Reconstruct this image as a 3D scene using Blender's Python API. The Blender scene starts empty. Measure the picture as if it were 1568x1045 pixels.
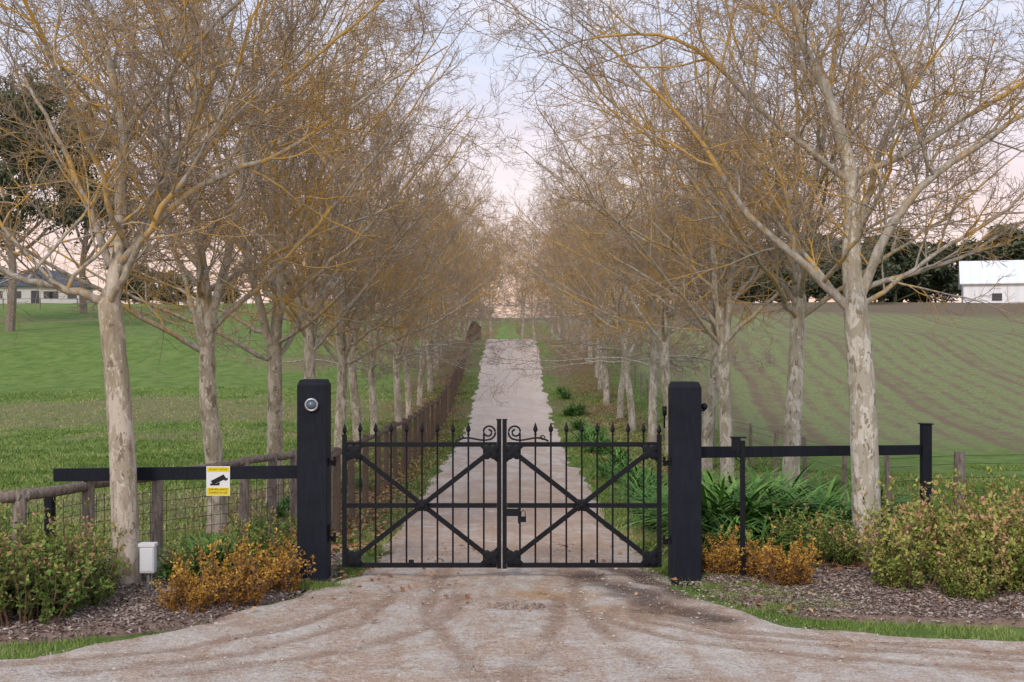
import bpy, math, numpy as np
from mathutils import Vector
rad=math.radians
scene=bpy.context.scene
COL=scene.collection
scene.view_settings.view_transform='Standard'
scene.view_settings.look='None'
scene.view_settings.exposure=0
CAMZ=3.07

# ------------------------------------------------------------ node helpers
def sset(nt,sock,v):
    if isinstance(v,bpy.types.NodeSocket): nt.links.new(v,sock)
    elif v is not None:
        if isinstance(v,(tuple,list)) and sock.type=='RGBA' and len(v)==3: v=(*v,1)
        sock.default_value=v
def nd(nt,typ,ins=None,**props):
    n=nt.nodes.new(typ)
    for k,v in props.items(): setattr(n,k,v)
    for k,v in (ins or {}).items(): sset(nt,n.inputs[k],v)
    return n
def mx(nt,f,a,b,blend='MIX'):
    n=nd(nt,'ShaderNodeMix',data_type='RGBA',blend_type=blend,clamp_factor=True)
    sset(nt,n.inputs[0],f); sset(nt,n.inputs[6],a); sset(nt,n.inputs[7],b)
    return n.outputs[2]
def mt(nt,op,a,b=None,c=None,clamp=False):
    n=nd(nt,'ShaderNodeMath',operation=op,use_clamp=clamp)
    sset(nt,n.inputs[0],a)
    if b is not None: sset(nt,n.inputs[1],b)
    if c is not None: sset(nt,n.inputs[2],c)
    return n.outputs[0]
def sm(nt,v,a,b,lo=0.0,hi=1.0):
    n=nd(nt,'ShaderNodeMapRange',interpolation_type='SMOOTHSTEP')
    for i,x in enumerate((v,a,b,lo,hi)): sset(nt,n.inputs[i],x)
    return n.outputs[0]
def scl(nt,v,s,loc=(0,0,0)):
    return nd(nt,'ShaderNodeMapping',{'Vector':v,'Scale':s,'Location':loc}).outputs[0]
def noise(nt,v,s,d=3,r=.55,dist=0.0):
    return nd(nt,'ShaderNodeTexNoise',{'Vector':v,'Scale':s,'Detail':d,'Roughness':r,'Distortion':dist}).outputs[0]
def ramp(nt,f,stops):
    n=nt.nodes.new('ShaderNodeValToRGB'); e=n.color_ramp.elements
    while len(e)<len(stops): e.new(.5)
    for el,(p,c) in zip(e,stops):
        el.position=p; el.color=(*c,1) if len(c)==3 else c
    sset(nt,n.inputs[0],f); return n.outputs[0]
def newmat(name,rough=.8,spec=.3,metal=0.0):
    m=bpy.data.materials.new(name); m.use_nodes=True
    nt=m.node_tree; b=nt.nodes['Principled BSDF']
    b.inputs['Roughness'].default_value=rough
    b.inputs['Specular IOR Level'].default_value=spec
    b.inputs['Metallic'].default_value=metal
    return m,nt,b
def bump(nt,b,h,strength=.5,dist=.02):
    n=nd(nt,'ShaderNodeBump',{'Height':h,'Strength':strength,'Distance':dist})
    nt.links.new(n.outputs[0],b.inputs['Normal'])
def attr(nt,name):
    return nd(nt,'ShaderNodeAttribute',attribute_name=name)
def geo(nt): return nd(nt,'ShaderNodeNewGeometry').outputs['Position']
def objc(nt): return nd(nt,'ShaderNodeTexCoord').outputs['Object']
def sepx(nt,v): return nd(nt,'ShaderNodeSeparateXYZ',{0:v}).outputs

# ------------------------------------------------------------ mesh helpers
def np_mesh(name,V,F,attrs=None,mats=(),smooth=True,midx=None):
    me=bpy.data.meshes.new(name)
    V=np.asarray(V,dtype=np.float32)
    F=[np.asarray(f,dtype=np.int32) for f in F if len(f)]
    me.vertices.add(len(V)); me.vertices.foreach_set('co',V.ravel())
    nl=sum(f.size for f in F); npoly=sum(len(f) for f in F)
    me.loops.add(nl); me.loops.foreach_set('vertex_index',np.concatenate([f.ravel() for f in F]))
    me.polygons.add(npoly)
    st=[];o=0
    for f in F:
        st.append(o+np.arange(len(f))*f.shape[1]); o+=f.size
    me.polygons.foreach_set('loop_start',np.concatenate(st).astype(np.int32))
    me.polygons.foreach_set('use_smooth',np.full(npoly,smooth))
    for m in mats: me.materials.append(m)
    if midx is not None: me.polygons.foreach_set('material_index',np.asarray(midx,dtype=np.int32))
    for k,a in (attrs or {}).items():
        at=me.attributes.new(k,'FLOAT','POINT'); at.data.foreach_set('value',np.asarray(a,dtype=np.float32))
    me.update(calc_edges=True); me.validate()
    return me
def obj(name,me,loc=(0,0,0),parent=None,rz=0,scale=1):
    o=bpy.data.objects.new(name,me); COL.objects.link(o)
    o.location=loc; o.rotation_euler=(0,0,rz)
    o.scale=(scale,)*3 if not isinstance(scale,tuple) else scale
    if parent: o.parent=parent
    return o
def empty(name,loc=(0,0,0)):
    o=bpy.data.objects.new(name,None); o.empty_display_size=.2; COL.objects.link(o); o.location=loc; return o
def nrm(a): return a/np.maximum(np.linalg.norm(a,axis=-1,keepdims=True),1e-9)

class Bag:
    def __init__(s): s.V=[];s.F4=[];s.F3=[];s.n=0;s.A={}
    def add(s,V,F4=None,F3=None,**A):
        V=np.asarray(V,float).reshape(-1,3)
        if F4 is not None and len(F4): s.F4.append(np.asarray(F4,int)+s.n)
        if F3 is not None and len(F3): s.F3.append(np.asarray(F3,int)+s.n)
        s.V.append(V); s.n+=len(V)
        for k,a in A.items(): s.A.setdefault(k,[]).append(np.broadcast_to(np.asarray(a,float),(len(V),)))
    def mesh(s,name,mats,smooth=True):
        F=[]
        if s.F4: F.append(np.concatenate(s.F4))
        if s.F3: F.append(np.concatenate(s.F3))
        return np_mesh(name,np.concatenate(s.V),F,{k:np.concatenate(a) for k,a in s.A.items()},mats,smooth)
    def box(s,a,b,**A):
        x0,y0,z0=a;x1,y1,z1=b
        V=[(x0,y0,z0),(x1,y0,z0),(x1,y1,z0),(x0,y1,z0),(x0,y0,z1),(x1,y0,z1),(x1,y1,z1),(x0,y1,z1)]
        s.add(V,[(0,3,2,1),(4,5,6,7),(0,1,5,4),(1,2,6,5),(2,3,7,6),(3,0,4,7)],**A)
    def beam(s,p,q,w,h,**A):
        p=np.array(p,float);q=np.array(q,float);t=nrm(q-p)
        up=np.array((0,0,1.)) if abs(t[2])<.95 else np.array((0,1.,0))
        u=nrm(np.cross(t,up)); v=np.cross(u,t)
        V=[]
        for c in (p,q):
            for a,b in((-1,-1),(1,-1),(1,1),(-1,1)): V.append(c+u*a*w/2+v*b*h/2)
        s.add(V,[(3,2,1,0),(4,5,6,7),(0,1,5,4),(1,2,6,5),(2,3,7,6),(3,0,4,7)],**A)
    def tube(s,P,R,S=8,cap=True,**A):
        P=np.asarray(P,float)[None]; R=np.broadcast_to(np.asarray(R,float),P.shape[:2])
        tubes(s,P,R,S,**A)
        if cap:
            V=s.V[-1]
            for e in (0,P.shape[1]-1):
                c=P[0,e]; r=V.reshape(-1,S,3)[e]
                s.add(np.vstack([r,c]),None,[(i,(i+1)%S,S) for i in range(S)],**A)
def tubes(bag,P,R,S,disp=None,**A):
    N,K,_=P.shape
    T=np.empty_like(P); T[:,1:-1]=P[:,2:]-P[:,:-2]; T[:,0]=P[:,1]-P[:,0]; T[:,-1]=P[:,-1]-P[:,-2]
    T=nrm(T); m=nrm(P[:,-1]-P[:,0]+1e-6)
    ref=np.where(np.abs(m[:,2:3])<.8,np.array([[0,0,1.]]),np.array([[1.,0,0]]))[:,None]
    U=nrm(np.cross(T,ref)); W=np.cross(T,U)
    a=np.arange(S)*2*np.pi/S
    rr=R[...,None,None]
    if disp is not None: rr=rr*disp[...,None]
    V=P[:,:,None]+rr*(np.cos(a)[None,None,:,None]*U[:,:,None]+np.sin(a)[None,None,:,None]*W[:,:,None])
    i=np.arange(N)[:,None,None]*K*S+np.arange(K-1)[None,:,None]*S+np.arange(S)[None,None]
    j=i-np.arange(S)[None,None]+(np.arange(S)[None,None]+1)%S
    F=np.stack([i,j,j+S,i+S],-1).reshape(-1,4)
    if 'thick' in A and isinstance(A['thick'],str): A['thick']=np.broadcast_to(R[...,None],(N,K,S)).ravel()
    bag.add(V,F,**A)

# value noise
_rs=np.random.RandomState(5); _T=_rs.rand(256,256)
def vn(x,y,s=1.0,o=0):
    x=np.asarray(x,float)*s+o*17.3; y=np.asarray(y,float)*s+o*9.1
    xi=np.floor(x).astype(int); yi=np.floor(y).astype(int); fx=x-xi; fy=y-yi
    fx=fx*fx*(3-2*fx); fy=fy*fy*(3-2*fy)
    g=lambda a,b:_T[a%256,b%256]
    return (g(xi,yi)*(1-fx)+g(xi+1,yi)*fx)*(1-fy)+(g(xi,yi+1)*(1-fx)+g(xi+1,yi+1)*fx)*fy-.5
def ss(a,b,x):
    t=np.clip((x-a)/(b-a),0,1); return t*t*(3-2*t)

# ------------------------------------------------------------ terrain
_py=np.arange(-60,900,.5)
_k=np.exp(-.5*(np.arange(-12,12.5)/5)**2); _k/=_k.sum()
def prof(a,b): 
    z=np.interp(_py,a,b); return np.convolve(np.pad(z,12,mode='edge'),_k,'valid')[:len(_py)]
_pz=prof([-60,16,25,38,46,53,66,82,110,150,200,260,400,900],[0,0,-.25,-.5,-.5,-.3,.94,3.07,5.2,7.6,9.4,10.3,11,13])
_pc=prof([-60,16,25,38,46,53,66,80,88,110,150,220,260,400,900],[0,0,-.25,-.5,-.5,-.3,.94,2.85,3.2,2.9,2.6,5,8,11,13])
def H(x,y):
    x=np.asarray(x,float); y=np.asarray(y,float)
    side=ss(3,14,np.abs(x)); sf=ss(8,26,np.abs(x))
    z=np.interp(y,_py,_pc)*(1-sf)+np.interp(y,_py,_pz)*sf
    return z+side*(vn(x,y,.06)*.8*ss(20,60,y)+vn(x,y,.3,2)*.08)+vn(x,y,2.2,4)*.02*ss(1.6,3,np.abs(x))
XLy=[4,10,10.7,11.1,11.93,12.6,14.6,15.5,20,135]; XLx=[-16,-14,-9,-4.83,-3.87,-3.3,-2.3,-2.0,-1.9,-1.75]
XRy=[4,10.8,11.5,11.75,11.95,12.5,13.7,15.2,20,135]; XRx=[16,15,9,5.1,4.1,3.1,2.4,2.0,1.7,1.7]
def XL(y): return np.interp(y,XLy,XLx)
def XR(y): return np.interp(y,XRy,XRx)
BLy=[11.3,11.55,11.85,12.2,12.6,14.6,15.5,17];BLx=[-14,-8,-5.2,-4.0,-3.4,-2.42,-2.35,-2.45]
BRy=[12.2,12.4,12.6,12.9,13.6,14.6,15.3,18];BRx=[14,9,5.2,3.3,2.65,2.28,2.3,2.4]
def bedL(x,y): return np.minimum(np.interp(y,BLy,BLx)-x,np.minimum((17-y),(y-11.3)*.6))
def bedR(x,y): return np.minimum(x-np.interp(y,BRy,BRx),np.minimum((17.6-y),(y-12.3)*.6))
def dryness(x,y):
    return ss(.02,.30,vn(np.asarray(x)*.05,np.asarray(y)*.11,1,11)*.8+vn(np.asarray(x)*.2,np.asarray(y)*.4,1,12)*.55+vn(x,y,.9,13)*.3)*ss(15,20,y)

def spread(a,b,step0,grow,mx_):
    out=[a];s=step0
    while out[-1]<b: out.append(out[-1]+s); s=min(s*grow,mx_)
    return out
xs=np.arange(-8,8.01,.12); side=np.array(spread(8.2,60,.3,1.03,.9)+spread(61,700,1,1.09,60)); side=np.unique(side); xs=np.concatenate([-side[::-1],xs,side])
ys=np.concatenate([-np.array(spread(0,60,2,1.2,20))[::-1],np.arange(1,9,1.0),np.arange(9,22,.12),np.arange(22,150,.5),np.array(spread(150.5,880,1,1.1,60))])
GX,GY=np.meshgrid(xs,ys); GZ=H(GX,GY)
nx,ny=len(xs),len(ys)
def gridF(nx,ny):
    i=(np.arange(ny-1)[:,None]*nx+np.arange(nx-1)[None]).ravel()
    return np.stack([i,i+1,i+nx+1,i+nx],-1)
m_ground,nt,b=newmat('grass_ground',.95,.08)
P=geo(nt); X,Y,Z=sepx(nt,P)
n1=noise(nt,P,.35,4,.6); n2=noise(nt,P,6,5,.7); n3=noise(nt,P,60,3,.7)
n6=noise(nt,P,1.1,5,.7)
green=mx(nt,sm(nt,n6,.32,.68),(.115,.19,.04),(.22,.30,.08))
green=mx(nt,mt(nt,'MULTIPLY',sm(nt,n2,.45,.75),.5),green,(.29,.35,.12))
green=mx(nt,mt(nt,'MULTIPLY',sm(nt,n3,.55,.3),.35),green,(.07,.12,.025))
brown=mx(nt,n2,(.18,.145,.07),(.33,.27,.15))
left=mx(nt,mt(nt,'MULTIPLY',mt(nt,'MULTIPLY',attr(nt,'dry').outputs['Fac'],sm(nt,n2,.25,.6,.45,1)),.75),green,brown)
wx=mt(nt,'ADD',mt(nt,'ADD',X,mt(nt,'MULTIPLY',Y,-.10)),mt(nt,'MULTIPLY',noise(nt,P,.03,2,.5),5.0))
wv=mt(nt,'ADD',wx,mt(nt,'MULTIPLY',noise(nt,P,.8,2,.5),.45))
row=mt(nt,'SINE',mt(nt,'MULTIPLY',wv,5.2))
row2=mt(nt,'SINE',mt(nt,'MULTIPLY',wx,.87))
rowm=mt(nt,'ADD',mt(nt,'MULTIPLY',sm(nt,row,-.4,1),.42),mt(nt,'ADD',mt(nt,'MULTIPLY',sm(nt,row2,.7,1),.32),mt(nt,'MULTIPLY',sm(nt,n6,.3,.7),.6)))
rowm=mt(nt,'MULTIPLY',rowm,sm(nt,Y,31,44))
soil=mx(nt,n2,(.16,.115,.07),(.29,.215,.14))
cg=mx(nt,sm(nt,n2,.3,.7),(.17,.205,.075),(.31,.32,.15))
right=mx(nt,sm(nt,rowm,.25,1.1),mx(nt,sm(nt,Y,36,46),green,cg),soil)
right=mx(nt,sm(nt,Y,108,128,0,.8),right,(.19,.13,.09))
col=mx(nt,sm(nt,X,6.5,8),left,right)
ax=mt(nt,'ABSOLUTE',X)
lit=mt(nt,'MULTIPLY',mt(nt,'MULTIPLY',sm(nt,ax,2.2,3.2),sm(nt,ax,6.5,5.2)),sm(nt,n1,.33,.55))
lit=mt(nt,'MULTIPLY',lit,sm(nt,Y,14,20))
col=mx(nt,mt(nt,'MULTIPLY',lit,.85),col,mx(nt,n3,(.13,.085,.05),(.30,.17,.09)))
nt.links.new(col,b.inputs['Base Color'])
bump(nt,b,mt(nt,'ADD',n3,mt(nt,'MULTIPLY',n2,2)),.8,.05)
obj('ground',np_mesh('ground',np.stack([GX,GY,GZ],-1).reshape(-1,3),[gridF(nx,ny)],dict(dry=dryness(GX,GY).ravel()),[m_ground]))

# driveway
def dseg(x,y,pts):
    d=np.full(np.shape(x),9.)
    for (ax_,ay),(bx,by) in zip(pts[:-1],pts[1:]):
        vx,vy=bx-ax_,by-ay; t=np.clip(((x-ax_)*vx+(y-ay)*vy)/(vx*vx+vy*vy),0,1)
        d=np.minimum(d,np.hypot(x-ax_-t*vx,y-ay-t*vy))
    return d
yy=np.concatenate([np.arange(4,10,.2),np.arange(10,19,.045),np.arange(19,60,.3),np.arange(60,150,.5)])
nu=280; u=np.linspace(0,1,nu)
L=XL(yy)-.3;R_=XR(yy)+.3
DX=L[:,None]+(R_-L)[:,None]*u[None]; DY=np.repeat(yy[:,None],nu,1)
edge=np.minimum(DX-L[:,None],R_[:,None]-DX)
DZ=H(DX,DY)+(-.05+.115*ss(0,.6,edge+vn(DX,DY,1.3)*.35+vn(DX,DY,6,3)*.12))+vn(DX,DY,3,1)*.016+vn(DX,DY,9,6)*.010
c=.5*(L+R_)[:,None]
wheel=np.exp(-((np.abs(DX-c)-.85)/.33)**2)*ss(10,16,DY)
DZ-=wheel*.018
muds=[[(.9,15.3),(1.45,14.3),(1.75,13.4),(2.3,12.7)],[(1.35,15.6),(1.9,14.6),(2.15,13.9)],[(1.2,14.6),(1.5,13.9),(1.7,13.2)]]
mud=np.zeros_like(DX)
for i,mm in enumerate(muds): mud=np.maximum(mud,ss(.42,.03,dseg(DX,DY,mm)+vn(DX,DY,4,i)*.28)*(1 if i<2 else .8))
arc=np.zeros_like(DX)
for mm in [[(1.7,13.6),(1.55,12.9),(2.3,12.2),(3.6,11.7),(5,11.3)],[(1.45,13.6),(1.35,12.8),(2.1,12.0),(3.4,11.5),(5,11.1)],[(1.2,13.4),(1.0,12.7),(1.8,11.7),(3.0,11.2),(5,10.7)],[(-.6,14),(-.8,12.5),(-1.6,11.4),(-3,10.6)],[(.55,14),(.5,12.8),(.3,11.5),(0,10)],[(-1.8,13.5),(-2.3,12.4),(-3.4,11.4),(-5,10.8)],[(-1.4,14.2),(-1.6,12.6),(-2.6,11.3),(-4,10.6)],[(-.9,16),(-.95,13),(-.4,11),(0,10)],[(.8,16),(.75,13.5),(1.1,11.5),(1.6,10)]]:
    arc=np.maximum(arc,ss(.14,.04,dseg(DX,DY,mm)+vn(DX,DY,5)*.08))
ochre=np.maximum(ss(.75,.1,np.hypot((DX-.35)/1.1,(DY-14.0)/.9)+vn(DX,DY,3,2)*.6),.7*ss(.8,.1,np.hypot((DX-1.3)/1.3,(DY-13.2)/.7)+vn(DX,DY,2.5,5)*.7))
wet=ss(.42,.2,np.hypot((DX-.12)/1.0,(DY-13.4)/.6)+vn(DX,DY,5,2)*.25)
DZ-=mud*.018+arc*.014+wet*.02
m_drive,nt,b=newmat('gravel_dirt',.95,.1)
P=geo(nt); X,Y,Z=sepx(nt,P)
n1=noise(nt,P,.9,5,.6,.6); n2=noise(nt,P,14,5,.72); n3=noise(nt,P,130,2,.7); n5=noise(nt,scl(nt,P,(2.2,.22,1)),1.2,4,.65,.4); n7=noise(nt,P,3.2,5,.7,.8)
n8=noise(nt,P,45,3,.8)
nearf=sm(nt,Y,20,14,.25,1)
vor=nd(nt,'ShaderNodeTexVoronoi',{'Vector':P,'Scale':55}).outputs['Color']
base=mx(nt,sm(nt,n1,.42,.60),(.63,.54,.45),(.52,.38,.28))
base=mx(nt,mt(nt,'MULTIPLY',sm(nt,n5,.45,.62),.6),base,(.47,.32,.225))
base=mx(nt,mt(nt,'MULTIPLY',sm(nt,n7,.50,.62),.55),base,(.71,.65,.57))
base=mx(nt,mt(nt,'MULTIPLY',mt(nt,'MULTIPLY',sm(nt,n2,.52,.7),.5),nearf),base,(.76,.70,.62))
base=mx(nt,mt(nt,'MULTIPLY',mt(nt,'MULTIPLY',sm(nt,n2,.47,.30),.6),nearf),base,(.35,.245,.18))
base=mx(nt,mt(nt,'MULTIPLY',mt(nt,'MULTIPLY',sm(nt,n8,.42,.28),.6),nearf),base,(.27,.19,.14))
bw=nd(nt,'ShaderNodeRGBToBW',{0:vor}).outputs[0]
base=mx(nt,mt(nt,'MULTIPLY',nearf,.5),base,bw,'SOFT_LIGHT')
base=mx(nt,mt(nt,'MULTIPLY',nearf,.55),base,mx(nt,n3,(.28,.28,.28),(.74,.74,.74)),'OVERLAY')
base=mx(nt,mt(nt,'MULTIPLY',attr(nt,'wheel').outputs['Fac'],.3),base,(.50,.37,.27))
base=mx(nt,mt(nt,'MULTIPLY',sm(nt,Y,15,17.5),mt(nt,'MULTIPLY',sm(nt,Y,31,22),sm(nt,n7,.40,.58,.1,.55))),base,(.36,.215,.14))
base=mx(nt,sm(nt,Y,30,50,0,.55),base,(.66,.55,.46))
base=mx(nt,mt(nt,'MULTIPLY',attr(nt,'ochre').outputs['Fac'],mt(nt,'MULTIPLY_ADD',n2,.9,.25)),base,(.53,.31,.145))
tr=mt(nt,'MULTIPLY',attr(nt,'arc').outputs['Fac'],sm(nt,n2,.28,.55))
base=mx(nt,mt(nt,'MULTIPLY',tr,.75),base,(.36,.235,.16))
md=mt(nt,'MULTIPLY',attr(nt,'mud').outputs['Fac'],sm(nt,n2,.22,.5))
base=mx(nt,mt(nt,'MULTIPLY',md,.88),base,mx(nt,n3,(.095,.06,.043),(.18,.115,.08)))
wt=attr(nt,'wet').outputs['Fac']
base=mx(nt,mt(nt,'MULTIPLY',wt,mt(nt,'MULTIPLY_ADD',n2,.8,.3)),base,(.24,.17,.13))
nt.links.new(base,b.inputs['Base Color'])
sset(nt,b.inputs['Roughness'],mt(nt,'SUBTRACT',.95,mt(nt,'MULTIPLY',wt,.4)))
bump(nt,b,mt(nt,'ADD',mt(nt,'MULTIPLY',n7,2.0),mt(nt,'ADD',mt(nt,'MULTIPLY',n2,1.2),mt(nt,'MULTIPLY',n8,.7))),mt(nt,'MULTIPLY',nearf,.95),.032)
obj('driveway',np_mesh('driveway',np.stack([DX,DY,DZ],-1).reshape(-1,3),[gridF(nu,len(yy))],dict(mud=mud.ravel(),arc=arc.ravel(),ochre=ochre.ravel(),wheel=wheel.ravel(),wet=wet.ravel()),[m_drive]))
def Zroad(x,y): return H(x,y)+.058

# ------------------------------------------------------------ scatter helpers
def rand_quads(bag,C,size,aspect,rng,flat=.35,**A):
    n=len(C); d=nrm(rng.normal(0,1,(n,3))*np.array([1,1,flat])); nn=nrm(rng.normal(0,flat,(n,3))+np.array([0,0,1.]))
    s=np.cross(d,nn); s=nrm(s); size=np.broadcast_to(size,(n,))[:,None]; w=size*aspect
    up=nrm(np.cross(s,d))
    V=np.stack([C-d*size/2,C+s*w/2+up*size*.12,C+d*size/2,C-s*w/2+up*size*.05],1)
    i=np.arange(n)[:,None]*4
    A={k:np.repeat(v,4) for k,v in A.items()}
    bag.add(V,i+np.array([[0,1,2,3]]),**A)

# mulch beds with wood chips
m_mulch,nt,b=newmat('bark_mulch',.95,.08)
P=geo(nt); n2=noise(nt,P,25,5,.75)
a=attr(nt,'cv').outputs['Fac']
c1=ramp(nt,mt(nt,'ADD',a,mt(nt,'MULTIPLY',mt(nt,'SUBTRACT',n2,.5),.5)),[(0,(.10,.065,.05)),(.3,(.27,.19,.15)),(.6,(.45,.345,.285)),(1,(.70,.60,.52))])
nt.links.new(c1,b.inputs['Base Color']); bump(nt,b,n2,1,.03)
def bed(name,f,x0,x1,y0,y1,seed,nchips):
    rng=np.random.RandomState(seed)
    bx=np.arange(x0,x1,.07); by=np.arange(y0,y1,.07)
    X_,Y_=np.meshgrid(bx,by); m=f(X_,Y_)+vn(X_,Y_,2.5)*.16+vn(X_,Y_,8,1)*.07
    Zs=H(X_,Y_)-.05+.13*ss(-.1,.25,m)+vn(X_,Y_,5,2)*.035+vn(X_,Y_,14,3)*.02
    F=gridF(len(bx),len(by)); keep=(m.ravel()[F]>-.12).any(1)
    bag=Bag(); bag.add(np.stack([X_,Y_,Zs],-1),F[keep],cv=np.full(X_.size,.32))
    cx=rng.uniform(x0,x1,nchips);cy=rng.uniform(y0,y1,nchips)
    mm=f(cx,cy)+vn(cx,cy,2.5)*.16+vn(cx,cy,8,1)*.07
    k=mm>rng.uniform(-.22,.12,nchips); cx,cy,mm=cx[k],cy[k],mm[k]
    cz=H(cx,cy)-.05+.13*ss(-.1,.25,mm)+vn(cx,cy,5,2)*.035+vn(cx,cy,14,3)*.02+rng.uniform(.002,.02,len(cx))
    cz=np.maximum(cz,H(cx,cy)+.05)
    rand_quads(bag,np.stack([cx,cy,cz],-1),rng.uniform(.02,.08,len(cx)),.4,rng,.3,cv=rng.beta(1.5,1.6,len(cx)))
    obj(name,bag.mesh(name,[m_mulch],False))
bed('mulch_bed',bedL,-12,-2,11.2,17.2,1,85000)
bed('mulch_bed',bedR,2,12,12,17.8,2,85000)

# pebbles
m_peb,nt,b=newmat('pebble_stone',.85,.15)
nt.links.new(ramp(nt,attr(nt,'cv').outputs['Fac'],[(0,(.18,.13,.10)),(.4,(.43,.34,.27)),(1,(.70,.62,.53))]),b.inputs['Base Color'])
rng=np.random.RandomState(8); n=30000
px=rng.uniform(-7,7,n);py=10+8*rng.rand(n)**1.1
e=np.minimum(px-XL(py),XR(py)-px); k=(e>.05)&(rng.rand(n)<np.where(e<.5,1,.55)); px,py=px[k],py[k]
r=rng.gamma(1.6,.003,len(px))+.003
n2_=190; qx=rng.normal(.1,.22,n2_);qy=rng.normal(13.38,.11,n2_);qr=rng.uniform(.012,.038,n2_)
px=np.r_[px,qx];py=np.r_[py,qy];r=np.r_[r,qr];cv=np.r_[rng.beta(1.6,2,len(px)-n2_),rng.uniform(0,.35,n2_)]
C=np.stack([px,py,Zroad(px,py)+r*.1+vn(px,py,3,1)*.016],-1); C[-n2_:,2]-=.012
octa=np.array([(1,0,0),(0,1,0),(-1,0,0),(0,-1,0),(0,0,.7),(0,0,-.7)],float)
V=C[:,None]+octa[None]*r[:,None,None]*rng.uniform(.6,1.4,(len(px),6,1))
of=np.array([(0,1,4),(1,2,4),(2,3,4),(3,0,4),(1,0,5),(2,1,5),(3,2,5),(0,3,5)])
bag=Bag(); bag.add(V,None,(np.arange(len(px))[:,None,None]*6+of[None]).reshape(-1,3),cv=np.repeat(cv,6))
obj('gravel',bag.mesh('gravel',[m_peb],False))

# grass blades
m_grass,nt,b=newmat('grass_blades',.7,.15)
nt.links.new(ramp(nt,attr(nt,'cv').outputs['Fac'],[(0,(.08,.135,.026)),(.5,(.18,.265,.055)),(.8,(.30,.36,.11)),(1,(.42,.36,.18))]),b.inputs['Base Color'])
def blades(bag,x,y,h,w,rng,z=None):
    n=len(x); z=H(x,y)-.005 if z is None else z
    a=rng.uniform(0,np.pi,n); dx=np.cos(a)*w; dy=np.sin(a)*w
    lean=rng.normal(0,.45,(n,2))*h[:,None]
    V=np.stack([np.stack([x-dx,y-dy,z],-1),np.stack([x+dx,y+dy,z],-1),np.stack([x+lean[:,0],y+lean[:,1],z+h],-1)],1)
    bag.add(V,None,np.arange(n*3).reshape(-1,3),cv=np.repeat(np.clip(rng.normal(.5,.2,n)+vn(x,y,.8)*.6+dryness(x,y)*.3,0,1),3))
rng=np.random.RandomState(11); bag=Bag()
n=260000; x=rng.uniform(-9,9,n); y=10.6+9*rng.rand(n)
e=np.minimum(x-XL(y),XR(y)-x); bl=np.maximum(bedL(x,y),bedR(x,y))
k=(e<-.02+vn(x,y,2)*.12)&(bl<.0+vn(x,y,3)*.2)&(vn(x,y,1.4,7)>-.25)&~((x<-2.2)&(x>-4.2)&(y<15)&(vn(x,y,2.5,3)<.12))
x,y=x[k],y[k]; blades(bag,x,y,rng.uniform(.03,.085,len(x)),rng.uniform(.003,.007,len(x)),rng)
for cx,cy,s in [(2.75,14.4,.22),(3.1,13.9,.3),(2.5,15.0,.25),(2.35,15.9,.3),(3.4,13.3,.3),(-2.5,14.5,.2),(2.2,15.6,.2)]:
    q=1500; x=rng.normal(cx,s,q);y=rng.normal(cy,s*.4,q); blades(bag,x,y,rng.uniform(.04,.1,q),rng.uniform(.003,.006,q),rng,H(x,y)+.04)
n=330000; y=17+45*rng.rand(n)**1.6; x=rng.uniform(-1,1,n)*(3+y*.5)
k=(np.abs(x)>1.8+vn(x,y,1.2)*.35); k&=~((x>8)&(y>31+vn(x,y,.3)*8)); k&=(vn(x,y,1.1,7)>-.25)|(np.abs(x)>6.2)|(np.abs(x)<2.5)
k&=rng.rand(n)>dryness(x,y)*.7
x,y=x[k],y[k]; blades(bag,x,y,rng.uniform(.03,.10,len(x)),rng.uniform(.006,.012,len(x))*(1+y/30),rng)
obj('grass',bag.mesh('grass',[m_grass],False))

# fallen leaves
m_fall,nt,b=newmat('dry_leaf',.85,.1)
nt.links.new(ramp(nt,attr(nt,'cv').outputs['Fac'],[(0,(.13,.065,.04)),(.5,(.36,.17,.075)),(1,(.52,.34,.2))]),b.inputs['Base Color'])
bag=Bag(); rng=np.random.RandomState(12)
n=14000; y=17+50*rng.rand(n)**1.4; x=np.where(rng.rand(n)<.6,rng.normal(-3.0,.6,n),rng.normal(4.3,1.0,n))
k=np.abs(x)>1.9; x,y=x[k],y[k]
x=np.r_[x,rng.normal(4.6,.5,900),rng.normal(-3.6,.9,350),rng.uniform(2.6,7,250)]; y=np.r_[y,rng.normal(16.2,.4,900),rng.normal(15,.8,350),rng.uniform(13,17,250)]
x=np.r_[x,rng.uniform(-2.3,2.3,60)];y=np.r_[y,rng.uniform(12,18,60)]
rand_quads(bag,np.stack([x,y,H(x,y)+rng.uniform(.07,.11,len(x))*np.where(y<17.5,1,.5)],-1),rng.uniform(.05,.11,len(x)),.7,rng,.35,cv=rng.rand(len(x)))
obj('fallen_leaves',bag.mesh('fallen_leaves',[m_fall],False))

# ------------------------------------------------------------ plane trees
m_bark,nt,b=newmat('plane_tree_bark',.85,.15)
th=attr(nt,'thick').outputs['Fac']; oc=objc(nt); oi=nd(nt,'ShaderNodeObjectInfo')
ov=nd(nt,'ShaderNodeVectorMath',{0:oc},operation='ADD'); cmb=nd(nt,'ShaderNodeCombineXYZ',{0:mt(nt,'MULTIPLY',oi.outputs['Random'],50)}); nt.links.new(cmb.outputs[0],ov.inputs[1]); ov=ov.outputs[0]
n1=noise(nt,scl(nt,ov,(1,1,.4)),6,4,.6,.5); n2=noise(nt,scl(nt,ov,(1,1,.55)),15,4,.65,.3); n3=noise(nt,scl(nt,ov,(1,1,.35)),5,3,.6,.8); nf=noise(nt,ov,90,3,.7)
n4=noise(nt,scl(nt,ov,(1,1,.5)),9,3,.6,.3)
tc=mx(nt,sm(nt,n1,.46,.54),(.45,.41,.34),(.66,.62,.55))
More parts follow.
